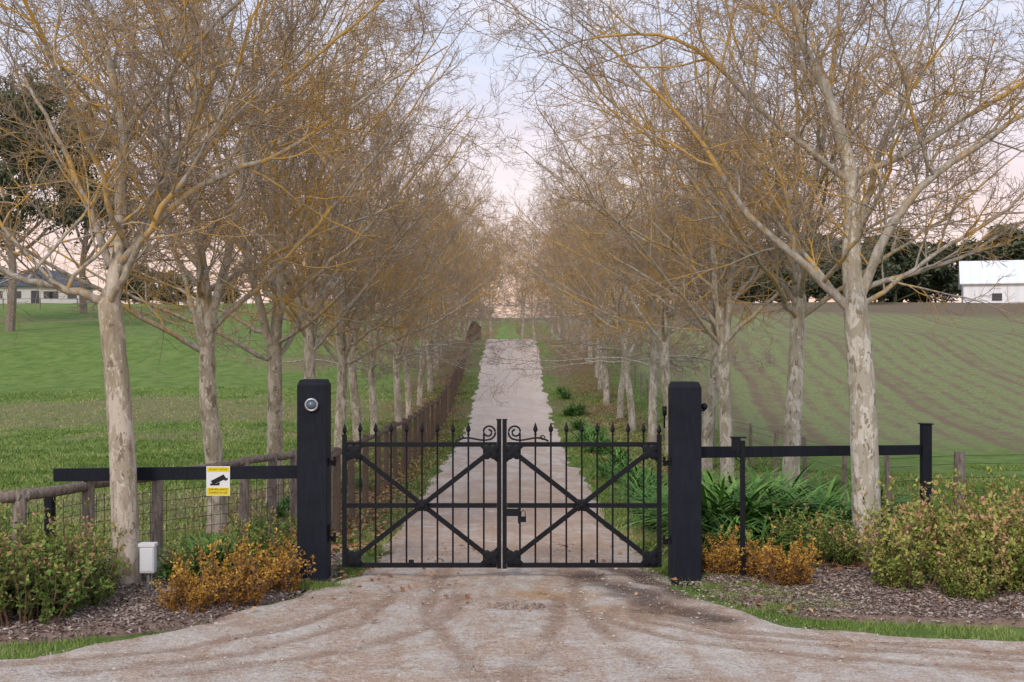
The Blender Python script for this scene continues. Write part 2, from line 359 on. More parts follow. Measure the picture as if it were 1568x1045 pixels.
tc=mx(nt,mt(nt,'MULTIPLY',sm(nt,n3,.53,.57),.8),tc,(.34,.31,.22))
tc=mx(nt,mt(nt,'MULTIPLY',sm(nt,n4,.60,.63),.85),tc,(.19,.16,.11))
tc=mx(nt,mt(nt,'MULTIPLY',sm(nt,n2,.62,.66),.8),tc,(.23,.16,.11))
tc=mx(nt,mt(nt,'MULTIPLY',sm(nt,n2,.40,.36),.8),tc,(.80,.78,.73))
tc=mx(nt,mt(nt,'MULTIPLY',nf,.3),tc,(.28,.24,.19))
tc=mx(nt,1.0,tc,oi.outputs['Color'],'MULTIPLY')
oz=sepx(nt,oc)[2]
vs=noise(nt,scl(nt,ov,(9,9,.8)),1.6,3,.6)
tc=mx(nt,mt(nt,'MULTIPLY',sm(nt,vs,.54,.68),.5),tc,(.24,.19,.14))
tc=mx(nt,sm(nt,oz,.5,0.0,0,.5),tc,(.25,.19,.15))
lim=mx(nt,sm(nt,n2,.35,.65),(.26,.22,.175),(.50,.46,.39))
twig=mx(nt,n1,(.25,.18,.135),(.44,.35,.275))
c=mx(nt,sm(nt,th,.035,.10),lim,tc)
c=mx(nt,sm(nt,th,.012,.005),c,twig)
ln=noise(nt,ov,10,4,.75); lb=noise(nt,ov,.9,2,.5)
lic=mt(nt,'MULTIPLY',sm(nt,mt(nt,'ADD',ln,mt(nt,'MULTIPLY',mt(nt,'SUBTRACT',lb,.5),.7)),.50,.57),sm(nt,th,.07,.02,.12,1))
lic=mt(nt,'MULTIPLY',lic,mt(nt,'MULTIPLY',sm(nt,th,.0025,.007,.6,.92),sm(nt,oz,2.8,3.6)))
c=mx(nt,lic,c,mx(nt,nf,(.48,.245,.035),(.74,.46,.09)))
nt.links.new(c,b.inputs['Base Color'])
bump(nt,b,mt(nt,'ADD',n2,mt(nt,'MULTIPLY',nf,.4)),.6,.012)

def grow(p0,d0,L,r0,r1,K,wob,trop,rng):
    N=len(p0); P=np.zeros((N,K,3)); P[:,0]=p0; d=nrm(d0); st=(L/(K-1))[:,None]
    for k in range(1,K):
        d=nrm(d+rng.normal(0,wob,(N,3))+np.array([0,0,trop])); P[:,k]=P[:,k-1]+d*st
    t=np.linspace(0,1,K)[None]; R=r0[:,None]*(1-t)**.8+r1*(1-(1-t)**.8)
    return P,R
def spawn(P,R,Lp,n,t0,t1,amin,amax,lf,rng,rmax,K,wob,trop,rend,ratio=.62,lmin=.0,fall=.5):
    N,Kp,_=P.shape
    t=t0+(t1-t0)*(np.arange(n)[None]+rng.rand(N,n))/n
    f=np.clip(t*(Kp-1),0,Kp-1.001); i=f.astype(int); fr=(f-i)[...,None]; ar=np.arange(N)[:,None]
    pos=P[ar,i]*(1-fr)+P[ar,i+1]*fr; tan=nrm(P[ar,i+1]-P[ar,i]); r=R[ar,i]*(1-fr[...,0])+R[ar,i+1]*fr[...,0]
    rv=nrm(rng.normal(0,1,(N,n,3))); pp=nrm(np.cross(tan,rv)); a=rng.uniform(amin,amax,(N,n,1))
    d=np.cos(a)*tan+np.sin(a)*pp
    L=np.maximum(Lp[:,None]*lf*(1-fall*t)*rng.uniform(.55,1.35,(N,n)),lmin)
    return (*grow(pos.reshape(-1,3),d.reshape(-1,3),L.ravel(),np.minimum(r.ravel()*ratio,rmax),rend,K,wob,trop,rng),L.ravel())
def catmull(pts,K):
    p=np.array(pts,float); p=np.vstack([2*p[0]-p[1],p,2*p[-1]-p[-2]]); n=len(p)-3
    out=[]
    for s in np.linspace(0,n-1e-6,K):
        i=int(s);t=s-i; a,b_,c_,d_=p[i:i+4]
        out.append(.5*((2*b_)+(c_-a)*t+(2*a-5*b_+4*c_-d_)*t*t+(3*b_-a-3*c_+d_)*t**3))
    return np.array(out)
def plane_tree(name,seed,trunk=None,limbs=None,nl=15,tr=.17,fork=3.6,height=11,cnt=(9,7,7,1),tw=1.0,reach=5.0,low=0,rl=1.0):
    rng=np.random.RandomState(seed); bag=Bag()
    if trunk is None:
        lx,ly=rng.normal(0,.15,2)
        trunk=[(0,0,-.15),(lx*.3,ly*.3,fork*.35),(lx,ly,fork*.7),(lx*1.2,ly*1.3,fork)]
    K=26; tp=catmull(trunk,K); t=np.linspace(0,1,K)
    tR=tr*(1-.2*t)*(1+.55*np.exp(-(tp[:,2]+.15)/.16))
    S=18; dp=1+rng.normal(0,.022,(1,K,S))+.05*np.sin(np.arange(S)*2*np.pi/S*3+rng.rand()*6)[None,None]*np.exp(-t*6)[None,:,None]
    tubes(bag,tp[None],tR[None],S,disp=dp,thick='r')
    top=tp[-1]; KL=18; LP=[];LR=[];LL=[]
    def addl(pts,r0,r1=.008,w=.05):
        q=catmull(pts,KL); q[1:]+=np.cumsum(rng.normal(0,w,(KL-1,3)),0)*.65; LP.append(q); tt=np.linspace(0,1,KL); LR.append(r0*(1-tt)**1.05+r1*tt); LL.append(np.linalg.norm(np.diff(q,axis=0),axis=1).sum())
    if limbs:
        for pts,r0 in limbs: addl(pts,r0,w=.03)
    else:
        nlead=rng.randint(2,5); a0=rng.rand()*6.28
        for i in range(nlead):
            a=a0+i*2*np.pi/nlead+rng.normal(0,.3); sp=rng.uniform(.8,1.9) if i else rng.uniform(.1,.4)
            h=height*rng.uniform(.85,1.02)
            d=np.array([math.cos(a),math.sin(a),0])
            addl([top-[0,0,.12],top+d*sp*.35+[0,0,(h-fork)*.22],top+d*sp*.8+[0,0,(h-fork)*.55],top+d*sp*1.3+[0,0,h-fork]],tr*(.58 if i else .74))
    nlead=len(LP); a0=rng.rand()*6.28
    for i in range(nl):
        a=a0+i*2.4+rng.normal(0,.35); li=rng.randint(0,min(nlead,3)); tt=(i+.3)/nl*.7
        q=LP[li][int(tt*(KL-1))]; rr=LR[li][int(tt*(KL-1))]
        L=rng.uniform(.8,1.15)*reach*(1-.38*tt); el=rng.uniform(.25,.95)+tt*.3; curl=rng.uniform(.0,.25)
        if i<low: el=rng.uniform(-.12,.1); curl=-.03; L*=.85
        d=np.array([math.cos(a)*math.cos(el),math.sin(a)*math.cos(el),math.sin(el)])
        up=np.array([0,0,1.])
        addl([q,q+d*L*.3+up*.02*L,q+d*L*.65+up*curl*.45*L,q+d*L+up*curl*L],min(rr*.55,.052)*rl)
    LP=np.array(LP);LR=np.array(LR);LL=np.array(LL)
    tubes(bag,LP,LR,9,thick='r')
    Lc=np.minimum(LL,5.2)
    P2,R2,L2=spawn(LP,LR,Lc,cnt[0],.1,1,rad(25),rad(65),.42,rng,.017,9,.13,.04,.0042,fall=.42)
    P3,R3,L3=spawn(P2,R2,L2,cnt[1],.12,1,rad(28),rad(68),.55,rng,.0085,7,.15,.03,.0035*tw,lmin=.35,fall=.45)
    P4,R4,L4=spawn(P3,R3,L3,cnt[2],.12,1,rad(25),rad(70),.50,rng,.0055*tw,5,.17,.035,.0029*tw,.75,lmin=.2,fall=.4)
    tubes(bag,P2,R2,5,thick='r');tubes(bag,P3,R3,4,thick='r');tubes(bag,P4,R4,3,thick='r')
    if cnt[3]:
        P5,R5,L5=spawn(P4,R4,L4,cnt[3],.2,.8,rad(25),rad(60),.6,rng,.0042*tw,3,.18,.05,.0027*tw,.85,lmin=.12)
        tubes(bag,P5,R5,3,thick='r')
    k=rng.choice(len(P4),120); c=P4[k,-1]-np.array([0,0,.06])
    V=c[:,None]+octa[None]*.018; bag.add(V,None,(np.arange(120)[:,None,None]*6+of[None]).reshape(-1,3),thick=.004)
    return bag.mesh(name,[m_bark])
cool=(1.04,1.03,1.0,1)
heroL=plane_tree('plane_tree_a',101,[(0,0,-.15),(-.04,0,1.2),(-.11,.02,2.3),(-.24,.03,3.62)],[
 ([(-.24,.03,3.5),(-.19,.05,4.1),(-.1,.1,4.9),(-.04,.1,5.9),(-.28,.1,6.85),(-.53,.1,7.8),(-.6,.2,10)],.115),
 ([(-.22,.03,3.7),(.12,.2,4.5),(.4,.4,5.4),(.77,.6,6.4),(1.1,.8,7.3),(1.5,1,9.6)],.08),
 ([(-.24,.03,3.55),(-.7,-.1,3.75),(-1.18,-.2,3.9),(-1.6,-.3,4.15),(-2.6,-.5,4.6),(-3.8,-.6,5.5)],.06),
 ([(-.22,.03,4.0),(-.53,.2,4.9),(-.93,.4,5.8),(-1.4,.5,6.6),(-2.4,.8,8.2)],.055),
 ([(-.15,.03,4.0),(.77,-.1,4.9),(1.9,-.2,5.4),(2.8,-.3,5.9),(4.1,-.3,6.8)],.05),
 ([(.1,.2,4.6),(1.0,.5,5.7),(2.0,.8,6.5),(3.0,1.0,7.4),(4.0,1.2,8.4)],.045),
 ([(-.06,.1,5.7),(.53,0,6.4),(1.1,-.1,6.85),(2.6,-.3,8.1),(3.6,-.3,8.9)],.045)],nl=11,tr=.175,cnt=(10,7,7,1))
heroR=plane_tree('plane_tree_b',202,[(0,0,-.15),(-.03,0,1.46),(-.09,0,2.7),(-.18,0,3.72)],[
 ([(-.18,0,3.6),(-.16,.05,4.65),(-.2,.05,5.55),(-.44,.1,6.4),(-.85,.1,7.3),(-1.2,.1,8.6),(-1.2,.1,10.2)],.145),
 ([(-.2,0,3.5),(-.9,-.1,4.2),(-1.6,-.2,4.8),(-2.3,-.2,5.9),(-3,-.3,6.7),(-4,-.3,7.6)],.07),
 ([(-.15,0,3.6),(.15,-.1,4.45),(.75,-.2,5.3),(1.5,-.3,5.9),(2.6,-.4,6.6),(3.8,-.4,7.3)],.08),
 ([(-.17,.05,4.3),(.1,.3,5.1),(.4,.4,6),(.85,.5,7.1),(1.3,.6,9.4)],.07),
 ([(-.1,0,3.8),(1.1,.2,4.2),(2.2,.3,4.8),(3.3,.3,5.2)],.045),
 ([(-.2,.05,5.3),(-1.2,-.2,6),(-2.3,-.4,6.9),(-3.4,-.4,7.2),(-4.5,-.4,6.9)],.05)],nl=12,tr=.205,cnt=(10,7,7,1))
near=[plane_tree('plane_tree_n%d'%i,300+i,nl=17,tr=.165,fork=[3.2,3.7,2.9,3.4][i],height=[11.8,11.2,12,11.5][i],cnt=(9,7,8,0),tw=1.15,reach=5.7) for i in range(4)]
far=[plane_tree('plane_tree_f%d'%i,400+i,nl=17,tr=.15,fork=[2.8,3.2,2.6][i],height=10.4,cnt=(8,6,5,0),tw=1.9,reach=6.4,low=3,rl=.8) for i in range(3)]
rng=np.random.RandomState(77)
def plant(me,x,y,rz=0,s=1.0,colr=cool):
    o=obj('plane_tree',me,(x,y,float(H(x,y))),None,rz,s); o.color=colr; return o
plant(heroL,-4.78,14.6,0,1,(.95,.87,.79,1)); plant(heroR,4.93,16.3,0,1,cool)
for k in range(28):
    yl=19.3+k*4.6; yr=21.4+k*5.0
    for sd,y in ((-1,yl),(1,yr)):
        xo=(-4.85 if sd<0 else 5.0)*(1 if y<45 else .93)+rng.normal(0,.1)
        cc=rng.uniform(.82,1.0); rz=rng.uniform(0,6.28); s_=rng.uniform(.95,1.06)
        if y>125 or (y>88 and k%2): continue
        v=near[(k*2+(sd>0))%4] if y<38 else far[(k+(sd>0))%3]
        plant(v,xo,y,rz,s_,(cc,cc*(.94 if sd<0 else .99),cc*(.86 if sd<0 else .95),1))
for x,y in [(-6,138),(-2.5,143),(1.2,139),(5,144),(-4.2,152),(3,154)]:
    plant(far[int(abs(x))%3],x,y,rng.uniform(0,6.28),1.15)

# ------------------------------------------------------------ shrubs and plants
def leafmat(name,stops):
    m,nt,b=newmat(name,.6,.2)
    nt.links.new(ramp(nt,attr(nt,'cv').outputs['Fac'],stops),b.inputs['Base Color'])
    return m
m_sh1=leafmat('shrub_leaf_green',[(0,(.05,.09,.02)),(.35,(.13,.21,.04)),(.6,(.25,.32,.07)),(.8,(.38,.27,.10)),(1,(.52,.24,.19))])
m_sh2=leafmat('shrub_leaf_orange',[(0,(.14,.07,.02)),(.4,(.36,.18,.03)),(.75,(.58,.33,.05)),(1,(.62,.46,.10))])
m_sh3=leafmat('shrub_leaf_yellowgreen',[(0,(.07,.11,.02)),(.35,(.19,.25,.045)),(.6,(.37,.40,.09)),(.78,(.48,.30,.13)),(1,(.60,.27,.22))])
m_aga=leafmat('agapanthus_leaf',[(0,(.03,.08,.02)),(.5,(.08,.20,.035)),(1,(.22,.36,.08))])
m_stem,nt,b=newmat('shrub_stem',.85,.2); b.inputs['Base Color'].default_value=(.20,.11,.07,1)
def shrub(seed,rx,ry,h,mat,nst=70,leaf=.045,dn=1.0):
    rng=np.random.RandomState(seed); bag=Bag()
    a=rng.uniform(0,6.28,nst); q=np.sqrt(rng.rand(nst)); p0=np.stack([np.cos(a)*q*rx*.6,np.sin(a)*q*ry*.6,np.full(nst,-.05)],-1)
    d=np.stack([np.cos(a)*q*rx*.75/h,np.sin(a)*q*ry*.75/h,np.ones(nst)],-1)
    L=h*rng.uniform(.4,1.35,nst)*(1.08-.3*q)
    P,R=grow(p0,d,L,np.full(nst,.008),.003,7,.12,.05,rng)
    P2,R2,L2=spawn(P,R,L,int(7*dn),.2,1,rad(20),rad(60),.38,rng,.005,5,.12,.12,.002,lmin=.1)
    tubes(bag,P,R,4,cv=0.5);tubes(bag,P2,R2,3,cv=0.5)
    nstem=sum(len(f) for f in bag.F4)
    C=[];D=[];T=[]
    for PP,n in((P,14),(P2,9)):
        N,K,_=PP.shape; t=rng.uniform(.2,1,(N,n)); f=np.clip(t*(K-1),0,K-1.001); i=f.astype(int); fr=(f-i)[...,None]; ar=np.arange(N)[:,None]
        C.append((PP[ar,i]*(1-fr)+PP[ar,i+1]*fr).reshape(-1,3)); D.append(nrm(nrm(PP[ar,i+1]-PP[ar,i])*.7+nrm(rng.normal(0,1,(N,n,3)))).reshape(-1,3)); T.append(t.ravel())
    C=np.concatenate(C);D=np.concatenate(D);T=np.concatenate(T); n=len(C)
    sz=leaf*rng.uniform(.6,1.35,n)[:,None]; s=nrm(np.cross(D,rng.normal(0,1,(n,3)))); u_=np.cross(s,D)
    V=np.stack([C,C+D*sz*.5+s*sz*.27+u_*sz*.07,C+D*sz,C+D*sz*.5-s*sz*.27+u_*sz*.07],1)
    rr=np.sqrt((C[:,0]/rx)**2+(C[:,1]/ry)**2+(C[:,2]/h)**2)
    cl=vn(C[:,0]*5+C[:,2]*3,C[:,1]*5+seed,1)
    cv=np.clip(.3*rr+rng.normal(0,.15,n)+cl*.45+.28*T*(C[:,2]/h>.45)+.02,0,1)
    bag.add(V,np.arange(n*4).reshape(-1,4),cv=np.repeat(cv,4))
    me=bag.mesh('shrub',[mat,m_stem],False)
    mi=np.zeros(len(me.polygons),dtype=np.int32); mi[:nstem]=1; me.polygons.foreach_set('material_index',mi)
    return me
def put(name,me,x,y,rz=0,s=1.0,dz=.05): return obj(name,me,(x,y,float(H(x,y))+dz),None,rz,s)
S=dict(
 a=shrub(1,.75,.55,.9,m_sh1,58,.055), b=shrub(2,.7,.5,.95,m_sh1,56,.055), c=shrub(3,.75,.55,.9,m_sh3,56,.055), d=shrub(4,.7,.55,.85,m_sh3,54,.055),
 o=shrub(5,.6,.45,.58,m_sh2,56,.038), p=shrub(6,.5,.4,.58,m_sh2,52,.038))
for k,x,y,r,s in [('a',-5.25,12.6,0,1.05),('b',-5.95,12.7,2,1.15),('b',-4.9,13.2,1,.9),('a',-5.5,13.4,4,1.0),('a',-6.6,13.2,4,1.1),
   ('b',-3.85,14.7,.6,.62),('a',-3.3,15.5,2,.8),('b',-5.2,14.2,2,.8)]: put('shrub',S[k],x,y,r,s)
for k,x,y,r,s in [('c',4.95,14.3,0,.95),('d',5.75,14.2,1,1.1),('c',6.4,14.4,2,1.1),('d',6.0,15.1,3,1.25),('c',5.3,15.3,4,1.15),('d',6.9,15.3,4,1.3),('c',7.3,14.6,1,1.15),('d',5.3,13.75,5,.6)]: put('shrub',S[k],x,y,r,s)
for k,x,y,r,s in [('a',4.1,15.9,.3,.8),('b',4.5,16.0,1.3,.65)]: put('shrub',S[k],x,y,r,s)
put('shrub',S['o'],-3.35,13.5,0,1.0); put('shrub',S['p'],-2.95,14.3,1,1.05); put('shrub',S['o'],-3.6,13.2,2,.7)
put('shrub',S['o'],2.75,15.3,1,.85); put('shrub',S['p'],3.35,14.6,2,1.0); put('shrub',S['p'],3.05,15.2,.2,.8)

def agap(seed,n=95):
    rng=np.random.RandomState(seed); K=8; a=rng.uniform(0,6.28,n); L=rng.uniform(.45,.85,n); e=rng.uniform(.75,1.45,n)
    P=np.zeros((n,K,3)); P[:,0]=np.stack([rng.normal(0,.09,n),rng.normal(0,.09,n),np.zeros(n)],-1); az=a+rng.normal(0,.2,n)
    for k in range(1,K):
        d=np.stack([np.cos(az)*np.cos(e),np.sin(az)*np.cos(e),np.sin(e)],-1); P[:,k]=P[:,k-1]+d*(L/(K-1))[:,None]; e=e-rng.uniform(.10,.32,n)
    w=.015*np.array([.8,1,1,1,.95,.8,.55,.1])[None,:,None]; s=np.stack([-np.sin(az),np.cos(az),np.zeros(n)],-1)[:,None]
    V=np.stack([P-s*w,P+s*w],2); i=np.arange(n)[:,None]*K*2+np.arange(K-1)[None]*2
    F=np.stack([i,i+1,i+3,i+2],-1).reshape(-1,4)
    cv=np.clip(rng.normal(.5,.22,n)[:,None,None]+np.linspace(-.2,.2,K)[None,:,None]+np.zeros((1,1,2)),0,1)
    bag=Bag(); bag.add(V,F,cv=cv.ravel()); return bag.mesh('agapanthus',[m_aga],False)
AG=[agap(i) for i in range(4)]
rng=np.random.RandomState(31)
pos=[]
for i in range(24): pos.append((rng.uniform(2.9,4.6),rng.uniform(17.2,19.4),1.85))
for i in range(16): pos.append((rng.uniform(4.0,6.2),rng.uniform(17.3,19.6),1.5))
for i in range(14): pos.append((rng.uniform(2.75,3.7),rng.uniform(15.9,17.6),1.3))
for i in range(5): pos.append((rng.uniform(4.0,4.6),rng.uniform(16.6,17.4),1.2))
for i in range(14): pos.append((rng.uniform(-4.3,-3.6),rng.uniform(14.7,16.2),.95))
for i in range(40): pos.append((rng.uniform(2.4,3.1),rng.choice([20,23,25,28,32,36,40,46,52,58])+rng.normal(0,1.2),1.05))
for i in range(16): pos.append((rng.uniform(-4.4,-3.2),17.5+10*rng.rand(),.6))
for x,y,s in pos: put('agapanthus',AG[rng.randint(4)],x,y,rng.uniform(0,6.28),s*rng.uniform(.85,1.15),.02)

# ------------------------------------------------------------ black steel, timber etc.
m_black,nt,b=newmat('black_painted_steel',.5,.2)
P=objc(nt); n=noise(nt,P,18,4,.6); nt.links.new(mx(nt,n,(.006,.0065,.009),(.013,.014,.018)),b.inputs['Base Color']); sset(nt,b.inputs['Roughness'],sm(nt,n,.3,.7,.42,.6))
m_post,nt,b=newmat('black_painted_timber',.65,.15)
P=objc(nt); n=noise(nt,scl(nt,P,(1,1,.12)),22,5,.65); nb=noise(nt,P,4,4,.6); nt.links.new(mx(nt,mt(nt,'MULTIPLY_ADD',nb,.8,mt(nt,'MULTIPLY',sm(nt,n,.35,.75),.25)),(.006,.007,.011),(.022,.025,.036)),b.inputs['Base Color']); bump(nt,b,n,.35,.01)
m_wood,nt,b=newmat('weathered_timber',.9,.1)
P=geo(nt); n=noise(nt,scl(nt,P,(1,1,.15)),30,5,.7); nb=noise(nt,P,3,4,.6)
nt.links.new(mx(nt,sm(nt,n,.3,.7),mx(nt,nb,(.09,.065,.05),(.19,.135,.10)),(.33,.28,.235)),b.inputs['Base Color']); bump(nt,b,n,.6,.01)
m_wood2,nt,b=newmat('dark_fence_timber',.9,.1)
P=geo(nt); n=noise(nt,scl(nt,P,(1,1,.15)),30,5,.7); nt.links.new(mx(nt,n,(.085,.06,.043),(.23,.165,.125)),b.inputs['Base Color'])
m_wire,nt,b=newmat('galvanised_wire',.5,.3,.3); b.inputs['Base Color'].default_value=(.06,.055,.05,1)
m_galv,nt,b=newmat('galvanised_steel',.4,.5,.8); b.inputs['Base Color'].default_value=(.45,.45,.47,1)

def U(px_): return (px_-784)/120.0   # gate elevation drawing, 120 units per metre
def Wz(v): return (890-v)/120.0
GY0=15.0
def bevel(o,w=.01,s=2):
    m=o.modifiers.new('bevel','BEVEL'); m.width=w; m.segments=s; m.limit_method='ANGLE'
def gpost(cx,top):
    bag=Bag(); h=.187; z=top
    bag.box((-h,-h,-.2),(h,h,z-.07))
    bag.add([(-h,-h,z-.0695),(h,-h,z-.0695),(h,h,z-.0695),(-h,h,z-.0695),(-h+.03,-h+.03,z),(h-.03,-h+.03,z),(h-.03,h-.03,z),(-h+.03,h-.03,z)],
            [(4,5,6,7),(0,1,5,4),(1,2,6,5),(2,3,7,6),(3,0,4,7)])
    o=obj('gate_post',bag.mesh('gate_post',[m_post],False),(cx,GY0,0)); bevel(o,.008); return o
pL=gpost(U(481),2.58); pR=gpost(U(1048.5),2.55)
def lathe(prof,S=28):
    prof=np.array(prof); a=np.arange(S)*2*np.pi/S
    V=np.stack([prof[:,0][:,None]*np.cos(a),np.repeat(-prof[:,1][:,None],S,1),prof[:,0][:,None]*np.sin(a)],-1).reshape(-1,3)
    K=len(prof); i=np.arange(K-1)[:,None]*S+np.arange(S)[None]; j=np.arange(K-1)[:,None]*S+(np.arange(S)[None]+1)%S
    return V,np.stack([i,j,j+S,i+S],-1).reshape(-1,4)
bag=Bag(); V,F=lathe([(.0,.0),(.088,0),(.088,.03),(.078,.045),(.062,.045),(.058,.03),(.0,.03)]); bag.add(V,F)
obj('light_rim',bag.mesh('light_rim',[m_galv]),(0,-.19,Wz(618)),pL)
m_lens,nt,b=newmat('dark_lens',.12,.6); b.inputs['Base Color'].default_value=(.10,.14,.18,1)
bag=Bag(); V,F=lathe([(.056,.031),(.05,.05),(.032,.066),(.012,.073),(0,.074)]); bag.add(V,F); obj('light_lens',bag.mesh('light_lens',[m_lens]),(0,-.19,Wz(618)),pL)
def fittings(par,sgn,zs):
    bag=Bag()
    for z in zs:
        bag.box((.187,-.05,z-.05),(.205,.05,z+.05)) if sgn>0 else bag.box((-.205,-.05,z-.05),(-.187,.05,z+.05))
        x0,x1=sorted((sgn*.206,sgn*.29)); bag.box((x0,-.014,z-.012),(x1,.014,z+.012))
        bag.tube([(sgn*.262,-.0,z-.06),(sgn*.262,0,z+.06)],.016,10)
        bag.tube([(sgn*.235,-.03,z+.013),(sgn*.235,-.03,z-.05)],.02,8)
    obj('hinge',bag.mesh('hinge',[m_black],False),(0,0,0),par)
fittings(pL,1,[Wz(706),Wz(822)]); fittings(pR,-1,[Wz(706),Wz(826)])
bag=Bag(); bag.box((-.215,-.1,.36),(-.1875,-.02,.47)); bag.tube([(-.2,-.1,.36),(-.205,-.11,.1),(-.22,-.1,-.02)],.009,6); bag.box((.1875,-.09,.62),(.222,-.03,.74))
obj('control_box',bag.mesh('control_box',[m_black],False),(0,0,0),pL)
bag=Bag(); bag.tube([(.187,0,Wz(628)),(.25,0,Wz(628)),(.26,0,Wz(622))],.012,8)
th_=np.linspace(0,np.pi,9); V=[]
for t_ in th_:
    for a_ in range(12): V.append((.25+.045*math.sin(t_)*math.cos(a_*math.pi/6),-.0+.045*math.sin(t_)*math.sin(a_*math.pi/6),Wz(622)+.045*math.cos(t_)))
F=[(r_*12+a_,r_*12+(a_+1)%12,(r_+1)*12+(a_+1)%12,(r_+1)*12+a_) for r_ in range(8) for a_ in range(12)]
bag.add(V,F); bag.tube([(-.187,.05,Wz(655)),(-.25,.05,Wz(655)),(-.25,.05,Wz(632))],.012,8); bag.box((-.275,.02,Wz(636)),(-.225,.08,Wz(622)))
obj('sensor',bag.mesh('sensor',[m_black]),(0,0,0),pR)

def leaf(mirror):
    bag=Bag()
    def X(p): return (p-784)/120. if not mirror else ((769+(768-p))-784)/120.
    def bx(x0,x1,y0,y1,z0,z1):
        a,b_=sorted((X(x0),X(x1))); bag.box((a,y0,z0),(b_,y1,z1))
    t=.024
    bx(524,531,-t,t,Wz(868),Wz(665)); bx(761,767.6,-t,t,Wz(870),Wz(643))
    for v0,v1 in((683.5,676.5),(777,770),(868.5,861.5)): bx(531.2,760.8,-.02,.02,Wz(v0),Wz(v1))
    def spear(xp,z):
        x=X(xp); prof=[(.011,0),(.020,.012),(.011,.026),(.013,.035),(.031,.07),(.026,.095),(.002,.165)]
        for (r0,z0),(r1,z1) in zip(prof[:-1],prof[1:]):
            bag.tube([(x,0,z+z0),(x,0,z+z1)],np.array([r0,r1]),8,cap=False)
    for i in range(1,10):
        xp=527.7+i*(764.5-527.7)/10
        bag.tube([(X(xp),0,Wz(862)),(X(xp),0,Wz(664))],.0118,8)
        if i<9: spear(xp,Wz(666))
    spear(527.7,Wz(668))
    bx(760,767.9,-.03,.03,Wz(643)+.001,Wz(641))
    bag.beam((X(537),-.036,Wz(686)),(X(757),-.036,Wz(858)),.014,.062)
    bag.beam((X(537),-.052,Wz(858)),(X(757),-.052,Wz(686)),.014,.062)
    def rosette(xp,vp,r,lobes=4,ph=0,y=-.064):
        x=X(xp); z=Wz(vp); n=48; V=[]
        for yy_ in (y+.012,y,y-.006):
            for i in range(n):
                a=i*2*math.pi/n; q=r*(.62+.38*abs(math.cos(lobes*(a-ph)/2)))*(1 if yy_>y-.001 else .8)
                V.append((x+q*math.cos(a),yy_,z+q*math.sin(a)))
        V.append((x,y-.012,z)); F=[(k*n+i,k*n+(i+1)%n,(k+1)*n+(i+1)%n,(k+1)*n+i) for k in range(2) for i in range(n)]
        bag.add(V,F,[(2*n+i,2*n+(i+1)%n,3*n) for i in range(n)])
    rosette(647,772,.095,4,math.pi/4,-.068); rosette(647,772,.045,8,0,-.084)
    for xp,vp in((543,691),(751,691),(543,852),(751,852)): rosette(xp,vp,.115,4,math.pi/4)
    for xp,vp,dx,dv in((531,683,26,0),(761,683,-26,0),(531,861,26,0),(761,861,-26,0)):
        sg=1 if vp<700 else -1
        a=(X(xp),-.03,Wz(vp));b_=(X(xp+dx),-.03,Wz(vp));c_=(X(xp),-.03,Wz(vp+sg*24))
        bag.add([a,b_,c_,(a[0],-.022,a[2]),(b_[0],-.022,b_[2]),(c_[0],-.022,c_[2])],[(0,1,4,3),(1,2,5,4),(2,0,3,5)],[(0,1,2),(3,5,4)])
    pts=[]
    for i in range(34):
        f=i/33; a=-math.pi*.5-f*math.pi*3.0; r=.098*(1-f*.72)
        pts.append((X(748)+(1 if not mirror else -1)*(-r*math.cos(a)),0,Wz(661)+r*math.sin(a)*1.0))
    q0=pts[0]
    tail=[]
    for i in range(12):
        f=i/12; xp=697+f*(749-697); z=Wz(675)+.05*math.sin(f*math.pi)*.9*(1-f)*1.6
        tail.append((X(xp),0,z*(1-f**4)+q0[2]*f**4))
    bag.tube(tail+pts,.012,8)
    pts=[]
    for i in range(16):
        f=i/15; a=f*math.pi*2.4; r=.035*(1-f*.6); pts.append((X(706)+(1 if not mirror else -1)*r*math.cos(a),0,Wz(670)+r*math.sin(a)))
    bag.tube(pts,.008,6)
    bx(626,634,-.035,-.021,Wz(866),Wz(856))
    return bag
g=empty('driveway_gate',(0,GY0,0))
obj('left_leaf',leaf(False).mesh('left_leaf',[m_black],False),(0,0,0),g)
obj('right_leaf',leaf(True).mesh('right_leaf',[m_black],False),(0,0,0),g)
bag=Bag(); bag.box((U(774),-.055,Wz(789)),(U(794),-.03,Wz(778))); bag.box((U(793),-.06,Wz(800)),(U(797),-.03,Wz(777)))
bag.tube([(U(797.5),-.05,Wz(790)),(U(798),-.05,Wz(783)),(U(801),-.05,Wz(780)),(U(804),-.05,Wz(783)),(U(804.5),-.05,Wz(790))],.006,6); bag.box((U(796.5),-.065,Wz(798)),(U(805.5),-.035,Wz(789.5)))
obj('latch_and_padlock',bag.mesh('latch',[m_black],False),(0,0,0),g)

